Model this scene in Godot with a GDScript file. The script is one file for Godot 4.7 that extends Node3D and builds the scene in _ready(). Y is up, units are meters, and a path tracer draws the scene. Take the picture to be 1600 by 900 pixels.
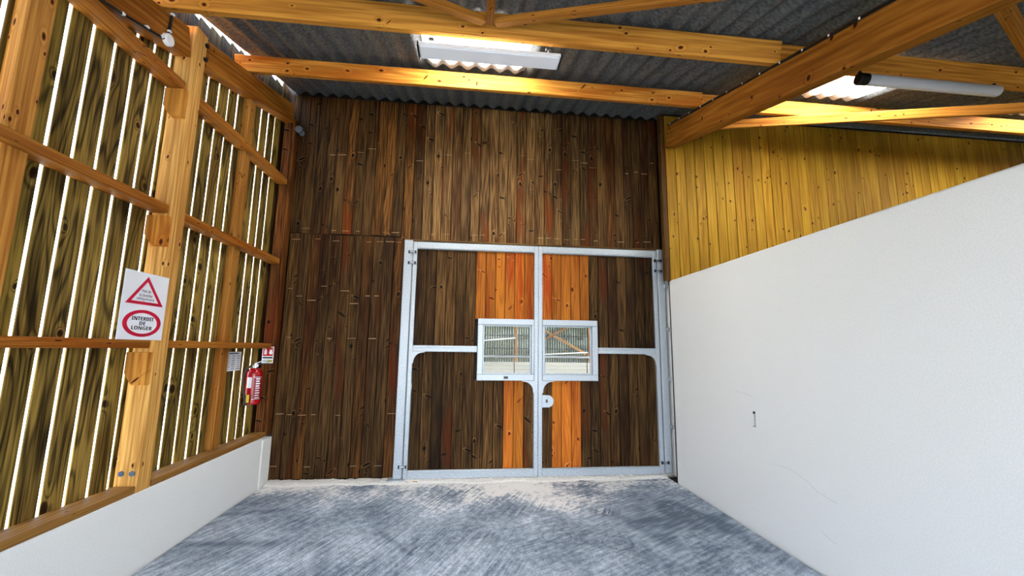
extends Node3D
# Timber lean-to with a slatted left wall, a double gate in the end wall and a corrugated roof.
# Coordinates: camera above the origin, end wall at z = -5.5, x to the right, y up, metres.

const SL := 0.276                 # roof pitch (rise per metre towards the gate)
const PERIOD := 0.177             # corrugation
var rng := RandomNumberGenerator.new()
var M := {}
var taken := {}

func rtop(az: float) -> float: return 3.26 + SL * az       # top of the rafters
func rsheet(az: float) -> float: return 3.492 + SL * az    # middle of the roof sheets

# ------------------------------------------------------------------ helpers
func numbered(called: String) -> String:
	var k: int = taken.get(called, 0)
	taken[called] = k + 1
	return called if k == 0 else "%s_%03d" % [called, k]

func tag(o: Node, label: String, category: String, group := "", kind := ""):
	if label != "": o.set_meta("label", label)
	if category != "": o.set_meta("category", category)
	if group != "": o.set_meta("group", group)
	if kind != "": o.set_meta("kind", kind)

func thing(called: String, label: String, category: String, at := Vector3.ZERO, group := "") -> Node3D:
	var o := Node3D.new()
	o.name = numbered(called)
	add_child(o)
	o.position = at
	tag(o, label, category, group)
	return o

func struct(called: String, label: String, category: String) -> Node3D:
	var o := thing(called, label, category)
	o.set_meta("kind", "structure")
	return o

func put(parent: Node, called: String, mesh: Mesh, mat: Material, at := Vector3.ZERO, basis := Basis.IDENTITY) -> MeshInstance3D:
	var o := MeshInstance3D.new()
	o.name = numbered(called) if parent == self else called
	o.mesh = mesh
	if mat: o.material_override = mat
	o.transform = Transform3D(basis, at)
	parent.add_child(o, true)
	return o

class Geo:
	var v := PackedVector3Array()
	var n := PackedVector3Array()
	var u := PackedVector2Array()
	var c := PackedColorArray()
	var tint := Color(1, 1, 1)
	var uvs := Vector2.ONE
	var uvo := Vector2.ZERO
	func tri(a: Vector3, b: Vector3, d: Vector3, na: Vector3, nb: Vector3, nd: Vector3, ua: Vector2, ub: Vector2, ud: Vector2):
		# clockwise front faces: flip when the winding looks the other way
		if (b - a).cross(d - a).dot(na + nb + nd) > 0.0:
			v.append(a); v.append(d); v.append(b)
			n.append(na); n.append(nd); n.append(nb)
			u.append(ua); u.append(ud); u.append(ub)
		else:
			v.append(a); v.append(b); v.append(d)
			n.append(na); n.append(nb); n.append(nd)
			u.append(ua); u.append(ub); u.append(ud)
		c.append(tint); c.append(tint); c.append(tint)
	func quad(p: Array, nn: Array, uv: Array):
		tri(p[0], p[1], p[2], nn[0], nn[1], nn[2], uv[0], uv[1], uv[2])
		tri(p[0], p[2], p[3], nn[0], nn[2], nn[3], uv[0], uv[2], uv[3])
	func flat(p: Array, no: Vector3):
		var uv := []
		for q: Vector3 in p: uv.append(uvo + uvs * Vector2(q.x + q.z * .37, q.y + q.z * .61))
		if p.size() == 4: quad(p, [no, no, no, no], uv)
		else: tri(p[0], p[1], p[2], no, no, no, uv[0], uv[1], uv[2])
	func arrays() -> Array:
		var a := []
		a.resize(Mesh.ARRAY_MAX)
		a[Mesh.ARRAY_VERTEX] = v; a[Mesh.ARRAY_NORMAL] = n; a[Mesh.ARRAY_TEX_UV] = u; a[Mesh.ARRAY_COLOR] = c
		return a
	func mesh() -> ArrayMesh:
		var m := ArrayMesh.new()
		m.add_surface_from_arrays(Mesh.PRIMITIVE_TRIANGLES, arrays())
		return m

# chamfered box; grain axis g (0..2) runs along V of the wood atlas, the face across fills one atlas cell
func wbox(g: Geo, size: Vector3, grain := 1, cell := 0, ncell := 16, v0 := 0.0, length := 3.2, bev := 0.004, at := Vector3.ZERO):
	var h := size * 0.5
	var b: float = min(bev, min(h.x, min(h.y, h.z)) * 0.45)
	var uvf := func(p: Vector3, a: int) -> Vector2:
		var o := 3 - a - grain if a != grain else (a + 1) % 3
		var fr: float = clamp((p[o] + h[o]) / (2.0 * h[o]), 0.0, 1.0)
		var along: float = p[grain] if a != grain else p[(a + 2) % 3]
		return Vector2((cell + 0.04 + 0.92 * fr) / ncell, v0 + along / length)
	var vert := func(a: int, s: Vector3) -> Vector3:
		var p := Vector3.ZERO
		for k in 3: p[k] = s[k] * (h[k] if k == a else h[k] - b)
		return p
	for a in 3:
		var e1 := (a + 1) % 3
		var e2 := (a + 2) % 3
		for sg in [-1.0, 1.0]:
			var no := Vector3.ZERO
			no[a] = sg
			var P := []
			var U := []
			for q in [[-1, -1], [1, -1], [1, 1], [-1, 1]]:
				var s := Vector3.ZERO
				s[a] = sg; s[e1] = q[0]; s[e2] = q[1]
				var p: Vector3 = vert.call(a, s)
				P.append(p + at); U.append(uvf.call(p, a))
			g.quad(P, [no, no, no, no], U)
	# edges: between axis a and axis b2, running along the third
	for a in 3:
		var a2 := (a + 1) % 3
		var e := (a + 2) % 3
		for s1 in [-1.0, 1.0]:
			for s2 in [-1.0, 1.0]:
				var no := Vector3.ZERO
				no[a] = s1; no[a2] = s2
				no = no.normalized()
				var P := []
				var U := []
				for q in [[a, -1.0], [a2, -1.0], [a2, 1.0], [a, 1.0]]:
					var s := Vector3.ZERO
					s[a] = s1; s[a2] = s2; s[e] = q[1]
					var p: Vector3 = vert.call(q[0], s)
					P.append(p + at); U.append(uvf.call(p, a if a != grain else a2))
				g.quad(P, [no, no, no, no], U)
	for sx in [-1.0, 1.0]:
		for sy in [-1.0, 1.0]:
			for sz in [-1.0, 1.0]:
				var s := Vector3(sx, sy, sz)
				var no := s.normalized()
				var P := []
				var U := []
				for a in 3:
					var p: Vector3 = vert.call(a, s)
					P.append(p + at); U.append(uvf.call(p, grain if a != grain else (a + 1) % 3))
				g.tri(P[0], P[1], P[2], no, no, no, U[0], U[1], U[2])

func wood(parent: Node, called: String, kind: String, at: Vector3, size: Vector3, grain := 1, tint := Color(1, 1, 1), bev := 0.004, basis := Basis.IDENTITY, cell := -1) -> MeshInstance3D:
	var g := Geo.new()
	var nc: int = M[kind + "_n"]
	g.tint = tint
	wbox(g, size, grain, rng.randi() % nc if cell < 0 else cell, nc, rng.randf(), M[kind + "_l"], bev)
	return put(parent, called, g.mesh(), M[kind], at, basis)

func box(parent: Node, called: String, mat: Material, at: Vector3, size: Vector3, bev := 0.003, basis := Basis.IDENTITY) -> MeshInstance3D:
	var g := Geo.new()
	wbox(g, size, 1, 0, 1, 0.0, 1.0, bev)
	return put(parent, called, g.mesh(), mat, at, basis)

# timber between two points: width across (w, horizontal) and height h
func beam(called: String, a: Vector3, b: Vector3, w: float, h: float, label: String, category: String, group := "", tint := Color(1, 1, 1), up := Vector3.UP, kind := "beam", bev := 0.006) -> MeshInstance3D:
	var d := (b - a)
	var z := d.normalized()
	var x := up.cross(z).normalized()
	var y := z.cross(x)
	var o := wood(self, called, kind, (a + b) * .5, Vector3(w, h, d.length()), 2, tint, bev, Basis(x, y, z))
	tag(o, label, category, group)
	return o

func lathe(prof: Array, seg := 24, g: Geo = null, at := Vector3.ZERO, basis := Basis.IDENTITY) -> Geo:
	# prof: [radius, height] pairs from bottom to top
	if g == null: g = Geo.new()
	for i in prof.size() - 1:
		var p0: Array = prof[i]
		var p1: Array = prof[i + 1]
		var dn := Vector2(p1[1] - p0[1], p0[0] - p1[0]).normalized()
		for k in seg:
			var t0 := TAU * k / seg
			var t1 := TAU * (k + 1) / seg
			var P := []
			var N := []
			var U := []
			for q in [[p0, t0], [p0, t1], [p1, t1], [p1, t0]]:
				var cs := Vector3(cos(q[1]), 0, sin(q[1]))
				P.append(at + basis * (cs * q[0][0] + Vector3(0, q[0][1], 0)))
				N.append(basis * (cs * dn.x + Vector3(0, dn.y, 0)))
				U.append(Vector2(q[1] / TAU, q[0][1]))
			if p0[0] < 1e-5: g.tri(P[0], P[2], P[3], N[0], N[2], N[3], U[0], U[2], U[3])
			elif p1[0] < 1e-5: g.tri(P[0], P[1], P[2], N[0], N[1], N[2], U[0], U[1], U[2])
			else: g.quad(P, N, U)
	return g

func cyl(g: Geo, a: Vector3, b: Vector3, r: float, seg := 12, r2 := -1.0) -> Geo:
	if g == null: g = Geo.new()
	var y := (b - a).normalized()
	var x := y.cross(Vector3(0.31, 0.52, 0.79)).normalized()
	var bs := Basis(x, y, x.cross(y))
	var l := (b - a).length()
	var rr := r if r2 < 0 else r2
	return lathe([[0, 0], [r, 0], [rr, l], [0, l]], seg, g, a, bs)

func tube(pts: Array, r: float, seg := 8) -> Geo:
	var g := Geo.new()
	var rings := []
	var nrm := []
	for i in pts.size():
		var d: Vector3 = (pts[min(i + 1, pts.size() - 1)] - pts[max(i - 1, 0)]).normalized()
		var x := d.cross(Vector3(0.23, 0.41, 0.88)).normalized()
		var y := d.cross(x)
		var R := []
		var N := []
		for k in seg:
			var t := TAU * k / seg
			var no := x * cos(t) + y * sin(t)
			R.append(pts[i] + no * r); N.append(no)
		rings.append(R); nrm.append(N)
	for i in pts.size() - 1:
		for k in seg:
			var k2 := (k + 1) % seg
			g.quad([rings[i][k], rings[i][k2], rings[i + 1][k2], rings[i + 1][k]], [nrm[i][k], nrm[i][k2], nrm[i + 1][k2], nrm[i + 1][k]], [Vector2.ZERO, Vector2.ZERO, Vector2.ZERO, Vector2.ZERO])
	return g

# extruded polygon in the xy plane, depth along z (front at +d/2)
func prism(poly: PackedVector2Array, d: float, g: Geo = null) -> Geo:
	if g == null: g = Geo.new()
	var idx := Geometry2D.triangulate_polygon(poly)
	for k in range(0, idx.size(), 3):
		for s in [-1.0, 1.0]:
			var P := []
			for j in 3: P.append(Vector3(poly[idx[k + j]].x, poly[idx[k + j]].y, s * d / 2))
			g.flat(P, Vector3(0, 0, s))
	var area := 0.0
	for i in poly.size():
		var p := poly[i]
		var q := poly[(i + 1) % poly.size()]
		area += p.x * q.y - q.x * p.y
	for i in poly.size():
		var p := poly[i]
		var q := poly[(i + 1) % poly.size()]
		var no: Vector3 = Vector3(q.y - p.y, p.x - q.x, 0).normalized() * signf(area)
		g.flat([Vector3(p.x, p.y, -d / 2), Vector3(q.x, q.y, -d / 2), Vector3(q.x, q.y, d / 2), Vector3(p.x, p.y, d / 2)], no)
	return g

func ring(outer: PackedVector2Array, inner: PackedVector2Array, d: float) -> Geo:
	var g := Geo.new()
	var n := outer.size()
	for i in n:
		var j := (i + 1) % n
		for s in [-1.0, 1.0]:
			var z: float = s * d / 2
			g.flat([Vector3(outer[i].x, outer[i].y, z), Vector3(outer[j].x, outer[j].y, z), Vector3(inner[j].x, inner[j].y, z), Vector3(inner[i].x, inner[i].y, z)], Vector3(0, 0, s))
		for pr in [[outer, 1.0], [inner, -1.0]]:
			var p: Vector2 = pr[0][i]
			var q: Vector2 = pr[0][j]
			var no: Vector3 = Vector3(p.x + q.x, p.y + q.y, 0).normalized() * pr[1]
			g.flat([Vector3(p.x, p.y, -d / 2), Vector3(q.x, q.y, -d / 2), Vector3(q.x, q.y, d / 2), Vector3(p.x, p.y, d / 2)], no)
	return g

func ellipse(rx: float, ry: float, n := 40, c := Vector2.ZERO) -> PackedVector2Array:
	var p := PackedVector2Array()
	for i in n: p.append(c + Vector2(rx * cos(TAU * i / n), ry * sin(TAU * i / n)))
	return p

func letters(parent: Node, called: String, text: String, height: float, width: float, at: Vector3, mat: Material, bold := 400):
	var t := TextMesh.new()
	var f := SystemFont.new()
	f.font_names = PackedStringArray(["Droid Sans"])
	f.font_weight = bold
	t.font = f
	t.text = text
	t.font_size = 64
	t.depth = 0.0012
	t.pixel_size = 0.001
	var s := t.get_aabb().size
	var b := Basis.from_scale(Vector3(width / s.x, height / s.y, 1.0))
	var o := put(parent, called, t, mat, Vector3.ZERO, b)
	var cc := t.get_aabb().get_center()
	o.position = at - Vector3(cc.x * width / s.x, cc.y * height / s.y, 0)
	return o

# ------------------------------------------------------------------ materials
func mat(c: Color, rough := 0.8, metal := 0.0) -> StandardMaterial3D:
	var m := StandardMaterial3D.new()
	m.albedo_color = c
	m.roughness = rough
	m.metallic = metal
	return m

func noise(sd: int, fr: float, oct := 2) -> FastNoiseLite:
	var n := FastNoiseLite.new()
	n.seed = sd
	n.noise_type = FastNoiseLite.TYPE_SIMPLEX_SMOOTH
	n.frequency = fr
	n.fractal_octaves = oct
	if oct < 2: n.fractal_type = FastNoiseLite.FRACTAL_NONE
	return n

# An atlas of wood: n cells side by side, each one board face (W metres wide, L long, seamless along V)
func wood_atlas(kind: String, n: int, w: int, h: int, W: float, L: float, P: Dictionary, sd: int):
	var r := RandomNumberGenerator.new()
	r.seed = sd
	var n1 := noise(sd, 1.0, 1)
	var n2 := noise(sd + 1, 1.0, 2)
	var data := PackedByteArray()
	data.resize(n * w * h * 3)
	var R1: float = L * P.fv / TAU
	var R2: float = L * P.sv / TAU
	var c0: Color = P.c0
	var c1: Color = P.c1
	var ck: Color = P.ck
	var cl: Color = P.cl
	for c in n:
		var knots := []
		var cnt := int(round(P.knots * L * (0.5 + r.randf())))
		for k in cnt:
			var spike: bool = r.randf() < P.spike
			knots.append([r.randf(), r.randf(), r.randf_range(P.kr0, P.kr1), r.randf_range(-1.1, 1.1) if spike else r.randf_range(-.4, .4), r.randf(), 0.16 if spike else 1.0, 1.6 if spike else r.randf_range(0.3, 0.6)])
		var slope := r.randf_range(-1, 1)
		var F: float = P.F * r.randf_range(0.6, 1.4)
		var A: float = P.A * r.randf_range(0.6, 1.4)
		var tone := r.randf_range(-P.tone, P.tone)
		var warm: float = P.warm * (1.0 if r.randf() < 0.4 else 0.25)
		for y in h:
			var vy := float(y) / h
			var ca := cos(TAU * vy)
			var sa := sin(TAU * vy)
			var near := []
			for k in knots:
				var dy: float = fposmod(vy - k[1] + 0.5, 1.0) - 0.5
				dy *= L
				if absf(dy) < k[2] * 5.5: near.append([k[0], dy, k[2], k[3], k[4], k[5], k[6]])
			var base := (y * n * w + c * w) * 3
			for x in w:
				var uu := (x + 0.5) / w
				var nz := n1.get_noise_3d(uu * P.fu + c * 17.3, ca * R1, sa * R1)
				var gg := uu * F + A * nz
				var kn := 0.0
				var lt := 0.0
				for k in near:
					var dx: float = (uu - k[0]) * W
					var dy: float = k[1] + dx * k[3]
					var d2: float = (dx * dx * k[5] + dy * dy * k[6]) / (k[2] * k[2])
					if d2 < 12.0:
						gg += 1.7 * exp(-d2 * 0.35)
						if d2 < 1.0: kn = max(kn, 1.0 - d2 * d2 * 0.55)
						elif k[4] < P.lit and d2 < 2.4 and (k[1] > 0.0 or k[4] < 0.2): lt = max(lt, 1.0 - absf(d2 - 1.6) / 0.8)
				var s := 0.5 + 0.5 * sin(gg * TAU)
				s = s * s
				if P.sharp > 1: s = s * s
				var st := n2.get_noise_3d(uu * P.su + c * 31.7, ca * R2, sa * R2)
				var lo := n1.get_noise_3d(uu * 0.5 + c * 7.9 + 90.0, ca * R1 * 1.3, sa * R1 * 1.3)
				var t: float = clamp(P.base + tone + s * P.ring + st * P.streak + lo * P.slow, 0.0, 1.0)
				var cr := lerpf(c0.r, c1.r, t)
				var cg := lerpf(c0.g, c1.g, t)
				var cb := lerpf(c0.b, c1.b, t)
				var wm: float = clampf((lo + st * 0.6 - 0.25) * 2.2, 0.0, 1.0) * warm
				cr = lerpf(cr, P.cw.r, wm); cg = lerpf(cg, P.cw.g, wm); cb = lerpf(cb, P.cw.b, wm)
				if kn > 0.0:
					cr = lerpf(cr, ck.r, kn); cg = lerpf(cg, ck.g, kn); cb = lerpf(cb, ck.b, kn)
				elif lt > 0.0:
					lt *= 0.8
					cr = lerpf(cr, cl.r, lt); cg = lerpf(cg, cl.g, lt); cb = lerpf(cb, cl.b, lt)
				var i := base + x * 3
				data[i] = int(cr * 255.0); data[i + 1] = int(cg * 255.0); data[i + 2] = int(cb * 255.0)
	var img := Image.create_from_data(n * w, h, false, Image.FORMAT_RGB8, data)
	var m := mat(Color.WHITE, P.rough)
	m.albedo_texture = ImageTexture.create_from_image(img)
	m.vertex_color_use_as_albedo = true
	m.metallic_specular = 0.22
	var hm := img.duplicate()
	hm.convert(Image.FORMAT_RGBA8)
	hm.bump_map_to_normal_map(P.bump)
	m.normal_enabled = true
	m.normal_texture = ImageTexture.create_from_image(hm)
	m.normal_scale = 0.6
	M[kind] = m
	M[kind + "_n"] = n
	M[kind + "_l"] = L

func floor_texture():
	# concrete: broom streaks along z, cloudy laitance, pale sand trodden in before the gate, two ring marks
	var S := 1100
	var x0 := -2.75
	var z0 := -5.75
	var span := 5.75
	var na := noise(5, 1.0, 3)
	var nb := noise(6, 1.0, 2)
	var nc := noise(7, 1.0, 3)
	var data := PackedByteArray()
	data.resize(S * S * 3)
	# tyre and trowel marks, plus painted post and stud shadows at left: from, to, half width, how much darker
	var scuffs_and_shadows := [[Vector2(-2.26, -4.54), Vector2(-1.73, -4.62), 0.07, 0.30], [Vector2(-2.27, -3.92), Vector2(-1.56, -3.886), 0.06, 0.30], [Vector2(-1.63, -3.6), Vector2(-1.5, -3.95), 0.07, 0.2], [Vector2(-1.11, -4.57), Vector2(-0.55, -4.78), 0.03, 0.22], [Vector2(-0.55, -4.78), Vector2(0.0, -4.96), 0.03, 0.16],
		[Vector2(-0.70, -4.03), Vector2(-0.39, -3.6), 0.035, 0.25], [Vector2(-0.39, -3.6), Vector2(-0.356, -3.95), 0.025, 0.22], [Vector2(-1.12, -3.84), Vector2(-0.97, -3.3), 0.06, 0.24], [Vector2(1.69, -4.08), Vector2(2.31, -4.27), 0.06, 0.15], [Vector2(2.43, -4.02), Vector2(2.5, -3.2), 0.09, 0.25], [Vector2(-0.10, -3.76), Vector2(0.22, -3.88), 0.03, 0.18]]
	var dark := Color(0.33, 0.38, 0.44)
	var pale := Color(0.80, 0.84, 0.88)
	var sand := Color(0.93, 0.92, 0.895)
	for j in S:
		var z := z0 + span * (j + .5) / S
		for i in S:
			var x := x0 + span * (i + .5) / S
			var cl := na.get_noise_2d(x * 1.3 + 40.0, z * 1.1)
			var mk := smoothstep(-0.15, 0.25, na.get_noise_2d(x * 0.5 + 9.0, z * 0.5) + (x - 0.1) * 0.28)
			var s1 := nb.get_noise_2d((x * 0.905 + z * 0.425) * 34.0, (x * -0.425 + z * 0.905) * 1.6)
			var s2 := nb.get_noise_2d((x * 0.5 + z * 0.86) * 22.0 + 50.0, (x * 0.86 - z * 0.5) * 3.0)
			var st := lerpf(s1, s2 * 0.8, mk)
			var gr := nc.get_noise_2d(x * 52.0 + cl * 6.0, z * 41.0) * 0.7 + nc.get_noise_2d(x * 13.0, z * 11.0 + 30.0) * 0.6
			var t := 0.52 + cl * 0.36 + st * 0.36 + gr * 0.44
			var dm := smoothstep(0.0, 0.35, 0.30 - Vector2((x - 2.05) / 0.75, (z + 4.35) / 1.1).length() * 0.42 + cl * 0.55 + gr * 0.15)
			t -= dm * 0.55
			var dd := (z + 5.05 - 0.50 * exp(-pow((x - 0.75) / 1.1, 2.0))) * -1.0
			var sn := smoothstep(-0.08, 0.42, dd * 0.8 + cl * 0.55 + gr * 0.42 + st * .30) * 0.92
			for sc in scuffs_and_shadows:
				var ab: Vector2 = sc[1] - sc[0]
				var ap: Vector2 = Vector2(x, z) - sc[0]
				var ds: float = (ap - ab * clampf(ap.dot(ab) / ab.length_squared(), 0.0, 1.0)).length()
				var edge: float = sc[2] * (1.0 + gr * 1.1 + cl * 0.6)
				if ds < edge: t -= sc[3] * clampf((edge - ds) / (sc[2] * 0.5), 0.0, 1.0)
			for rg in [[1.317, -3.669], [0.83, -3.83]]:
				var rr := Vector2(x - rg[0], z - rg[1]).length()
				if absf(rr - 0.125) < 0.007 + gr * 0.006: t -= 0.25
			t = clampf(t, 0.0, 1.0)
			var k := (j * S + i) * 3
			data[k] = int(lerpf(lerpf(dark.r, pale.r, t), sand.r, sn) * 255.0)
			data[k + 1] = int(lerpf(lerpf(dark.g, pale.g, t), sand.g, sn) * 255.0)
			data[k + 2] = int(lerpf(lerpf(dark.b, pale.b, t), sand.b, sn) * 255.0)
	var img := Image.create_from_data(S, S, false, Image.FORMAT_RGB8, data)
	var m := mat(Color.WHITE, 0.85)
	m.albedo_texture = ImageTexture.create_from_image(img)
	var hm := img.duplicate()
	hm.convert(Image.FORMAT_RGBA8)
	hm.bump_map_to_normal_map(3.0)
	m.normal_enabled = true
	m.normal_texture = ImageTexture.create_from_image(hm)
	m.normal_scale = 0.5
	M.floor = m

func noise_mat(c0: Color, c1: Color, fr: float, scale: float, rough: float, metal := 0.0, sd := 3, bump := 0.0) -> StandardMaterial3D:
	var m := mat(Color.WHITE, rough, metal)
	var t := NoiseTexture2D.new()
	t.width = 512; t.height = 512; t.seamless = true
	var n := noise(sd, fr, 4)
	t.noise = n
	var gr := Gradient.new()
	gr.set_color(0, c0); gr.set_color(1, c1)
	gr.set_offset(0, 0.25); gr.set_offset(1, 0.75)
	t.color_ramp = gr
	m.albedo_texture = t
	m.uv1_triplanar = true
	m.uv1_world_triplanar = true
	m.uv1_scale = Vector3.ONE * scale
	if bump > 0.0:
		var b := NoiseTexture2D.new()
		b.width = 512; b.height = 512; b.seamless = true
		b.noise = noise(sd + 1, fr * 2.0, 4)
		b.as_normal_map = true
		b.bump_strength = bump
		m.normal_enabled = true
		m.normal_texture = b
		m.normal_scale = 0.4 if bump > 2.5 else 0.08
	return m

func make_materials():
	wood_atlas("brown", 16, 64, 1024, 0.13, 3.4, {c0 = Color(0.58, 0.44, 0.255), c1 = Color(0.14, 0.085, 0.034), ck = Color(0.07, 0.035, 0.02), cl = Color(0.74, 0.60, 0.40),
		F = 3.0, A = 1.6, fu = 0.9, fv = 0.55, su = 9.0, sv = 2.2, ring = 0.24, streak = 0.62, base = 0.36, tone = 0.16, knots = 1.5, kr0 = 0.006, kr1 = 0.019, lit = 0.8, sharp = 1, spike = 0.6, slow = 0.30, warm = 0.75, cw = Color(0.50, 0.225, 0.07), rough = 0.62, bump = 2.5}, 11)
	wood_atlas("olive", 12, 80, 1024, 0.145, 3.4, {c0 = Color(0.60, 0.50, 0.235), c1 = Color(0.12, 0.09, 0.035), ck = Color(0.16, 0.10, 0.05), cl = Color(0.66, 0.52, 0.28),
		F = 0.9, A = 1.5, fu = 1.2, fv = 0.9, su = 9.0, sv = 2.4, ring = 0.50, streak = 0.42, base = 0.16, tone = 0.10, knots = 0.7, kr0 = 0.012, kr1 = 0.028, lit = 0.2, sharp = 2, spike = 0.0, slow = 0.25, warm = 0.3, cw = Color(0.42, 0.27, 0.10), rough = 0.75, bump = 2.0}, 23)
	wood_atlas("yellow", 12, 64, 768, 0.14, 2.6, {c0 = Color(0.66, 0.52, 0.15), c1 = Color(0.44, 0.305, 0.06), ck = Color(0.22, 0.10, 0.03), cl = Color(0.80, 0.62, 0.30),
		F = 3.0, A = 1.5, fu = 0.9, fv = 0.5, su = 8.0, sv = 1.6, ring = 0.28, streak = 0.42, base = 0.25, tone = 0.12, knots = 2.4, kr0 = 0.006, kr1 = 0.014, lit = 0.0, sharp = 1, spike = 0.0, slow = 0.2, warm = 0.2, cw = Color(0.60, 0.40, 0.12), rough = 0.6, bump = 1.0}, 37)
	wood_atlas("beam", 6, 128, 1024, 0.2, 4.0, {c0 = Color(0.85, 0.655, 0.36), c1 = Color(0.57, 0.37, 0.155), ck = Color(0.27, 0.11, 0.04), cl = Color(0.88, 0.65, 0.34),
		F = 3.0, A = 1.6, fu = 0.9, fv = 0.45, su = 8.0, sv = 1.6, ring = 0.32, streak = 0.48, base = 0.20, tone = 0.07, knots = 3.0, kr0 = 0.005, kr1 = 0.014, lit = 0.0, sharp = 1, spike = 0.15, slow = 0.25, warm = 0.5, cw = Color(0.70, 0.42, 0.16), rough = 0.6, bump = 1.0}, 51)
	wood_atlas("orange", 8, 64, 768, 0.13, 2.4, {c0 = Color(0.82, 0.50, 0.165), c1 = Color(0.42, 0.19, 0.045), ck = Color(0.40, 0.12, 0.04), cl = Color(0.98, 0.78, 0.50),
		F = 2.6, A = 2.0, fu = 0.9, fv = 0.6, su = 8.0, sv = 2.0, ring = 0.28, streak = 0.36, base = 0.18, tone = 0.08, knots = 2.0, kr0 = 0.007, kr1 = 0.017, lit = 0.5, sharp = 1, spike = 0.4, slow = 0.30, warm = 0.7, cw = Color(0.66, 0.24, 0.06), rough = 0.6, bump = 1.5}, 67)
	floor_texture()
	M.plaster = noise_mat(Color(0.86, 0.865, 0.855), Color(0.885, 0.89, 0.88), 0.06, 2.2, 0.9, 0.0, 3, 1.0)
	M.galv = noise_mat(Color(0.52, 0.56, 0.595), Color(0.83, 0.86, 0.885), 0.07, 2.6, 0.42, 0.3, 9)
	M.fibre = noise_mat(Color(0.25, 0.265, 0.27), Color(0.46, 0.48, 0.485), 0.04, 1.3, 0.8, 0.0, 13, 3.0)
	M.ground = noise_mat(Color(0.30, 0.31, 0.28), Color(0.42, 0.43, 0.38), 0.03, 0.4, 0.95, 0.0, 17)
	M.forecourt = noise_mat(Color(0.34, 0.35, 0.36), Color(0.44, 0.45, 0.46), 0.03, 0.3, 0.9, 0.0, 29)
	M.mortar = noise_mat(Color(0.74, 0.72, 0.69), Color(0.90, 0.89, 0.86), 0.05, 3.0, 0.95, 0.0, 19, 6.0)
	M.white = mat(Color(0.90, 0.905, 0.91), 0.45)
	M.signwhite = mat(Color(0.88, 0.895, 0.92), 0.4)
	M.signred = mat(Color(0.76, 0.03, 0.20), 0.45)
	M.ink = mat(Color(0.05, 0.05, 0.055), 0.5)
	M.grey_ink = mat(Color(0.33, 0.34, 0.36), 0.5)
	M.red = mat(Color(0.60, 0.02, 0.06), 0.25)
	M.firered = mat(Color(0.72, 0.03, 0.08), 0.4)
	M.yellow_ink = mat(Color(0.80, 0.68, 0.12), 0.5)
	M.olive_ink = mat(Color(0.60, 0.60, 0.15), 0.5)
	M.black = mat(Color(0.03, 0.03, 0.03), 0.5)
	M.steel = mat(Color(0.62, 0.64, 0.66), 0.3, 0.8)
	M.chrome = mat(Color(0.78, 0.80, 0.82), 0.2, 0.9)
	M.darksteel = mat(Color(0.16, 0.16, 0.17), 0.4, 0.6)
	M.backing = mat(Color(0.10, 0.07, 0.045), 0.9)
	M.block = mat(Color(0.66, 0.42, 0.16), 0.65)
	M.bluesteel = mat(Color(0.36, 0.45, 0.56), 0.35, 0.5)
	M.slat = mat(Color(0.07, 0.06, 0.05), 0.9)
	M.hedge = noise_mat(Color(0.24, 0.26, 0.18), Color(0.56, 0.57, 0.48), 0.05, 0.5, 0.95, 0.0, 41)
	M.crack = mat(Color(0.66, 0.67, 0.67), 0.9)
	M.pale = mat(Color(0.86, 0.85, 0.80), 0.8)
	M.diffuser = mat(Color(0.90, 0.91, 0.93), 0.35)
	var sk := mat(Color(0.96, 0.97, 0.97), 0.5)      # milky polyester sheet, lets half the light through
	sk.backlight_enabled = true
	sk.backlight = Color(1, 1, 1)
	sk.cull_mode = BaseMaterial3D.CULL_DISABLED
	M.sky = sk
	var gl := mat(Color(0.85, 0.9, 0.9, 0.06), 0.02)
	gl.transparency = BaseMaterial3D.TRANSPARENCY_ALPHA
	gl.metallic_specular = 0.12
	M.glass = gl

# ------------------------------------------------------------------ the scene
func _ready():
	rng.seed = 4242
	# camera
	var cam := Camera3D.new()
	cam.name = "camera"
	add_child(cam)
	cam.position = Vector3(0, 1.6, 0)
	cam.rotation = Vector3(0.146195, -0.107080, 0.012786)
	cam.fov = rad_to_deg(2.0 * atan(450.0 / 651.8))
	cam.near = 0.05
	cam.current = true
	# sky: bright, even overcast
	var sm := ProceduralSkyMaterial.new()
	sm.sky_top_color = Color(0.70, 0.765, 0.86)
	sm.sky_horizon_color = Color(0.885, 0.898, 0.905)
	sm.ground_bottom_color = Color(0.35, 0.34, 0.32)
	sm.ground_horizon_color = Color(0.60, 0.62, 0.62)
	sm.sky_energy_multiplier = 1.5
	sm.use_debanding = true
	sm.sun_angle_max = 12.0
	var sky := Sky.new()
	sky.sky_material = sm
	var env := Environment.new()
	env.background_mode = Environment.BG_SKY
	env.sky = sky
	env.background_energy_multiplier = 1.0
	env.tonemap_mode = Environment.TONE_MAPPER_LINEAR
	env.tonemap_exposure = 6.9
	env.sdfgi_enabled = true
	env.ssao_enabled = true
	env.ssil_enabled = true
	var we := WorldEnvironment.new()
	we.name = "world_environment"
	we.environment = env
	add_child(we)

	# hazy sun high behind the gate wall: it lights the rooflights from above, not the room itself
	var sun := DirectionalLight3D.new()
	sun.name = "sun"
	sun.light_energy = 10.0
	sun.light_color = Color(1.0, 0.97, 0.92)
	sun.light_angular_distance = 2.0
	sun.shadow_enabled = true
	add_child(sun)
	sun.look_at_from_position(Vector3(-0.03, 0.87, -0.5), Vector3.ZERO)

	make_materials()
	build_floor()
	build_left_wall()
	build_back_wall()
	build_right_side()
	build_roof()
	build_gate()
	build_timbers()
	build_lamps()
	build_signs()
	build_extinguisher()
	build_small()
	build_arena()

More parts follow.
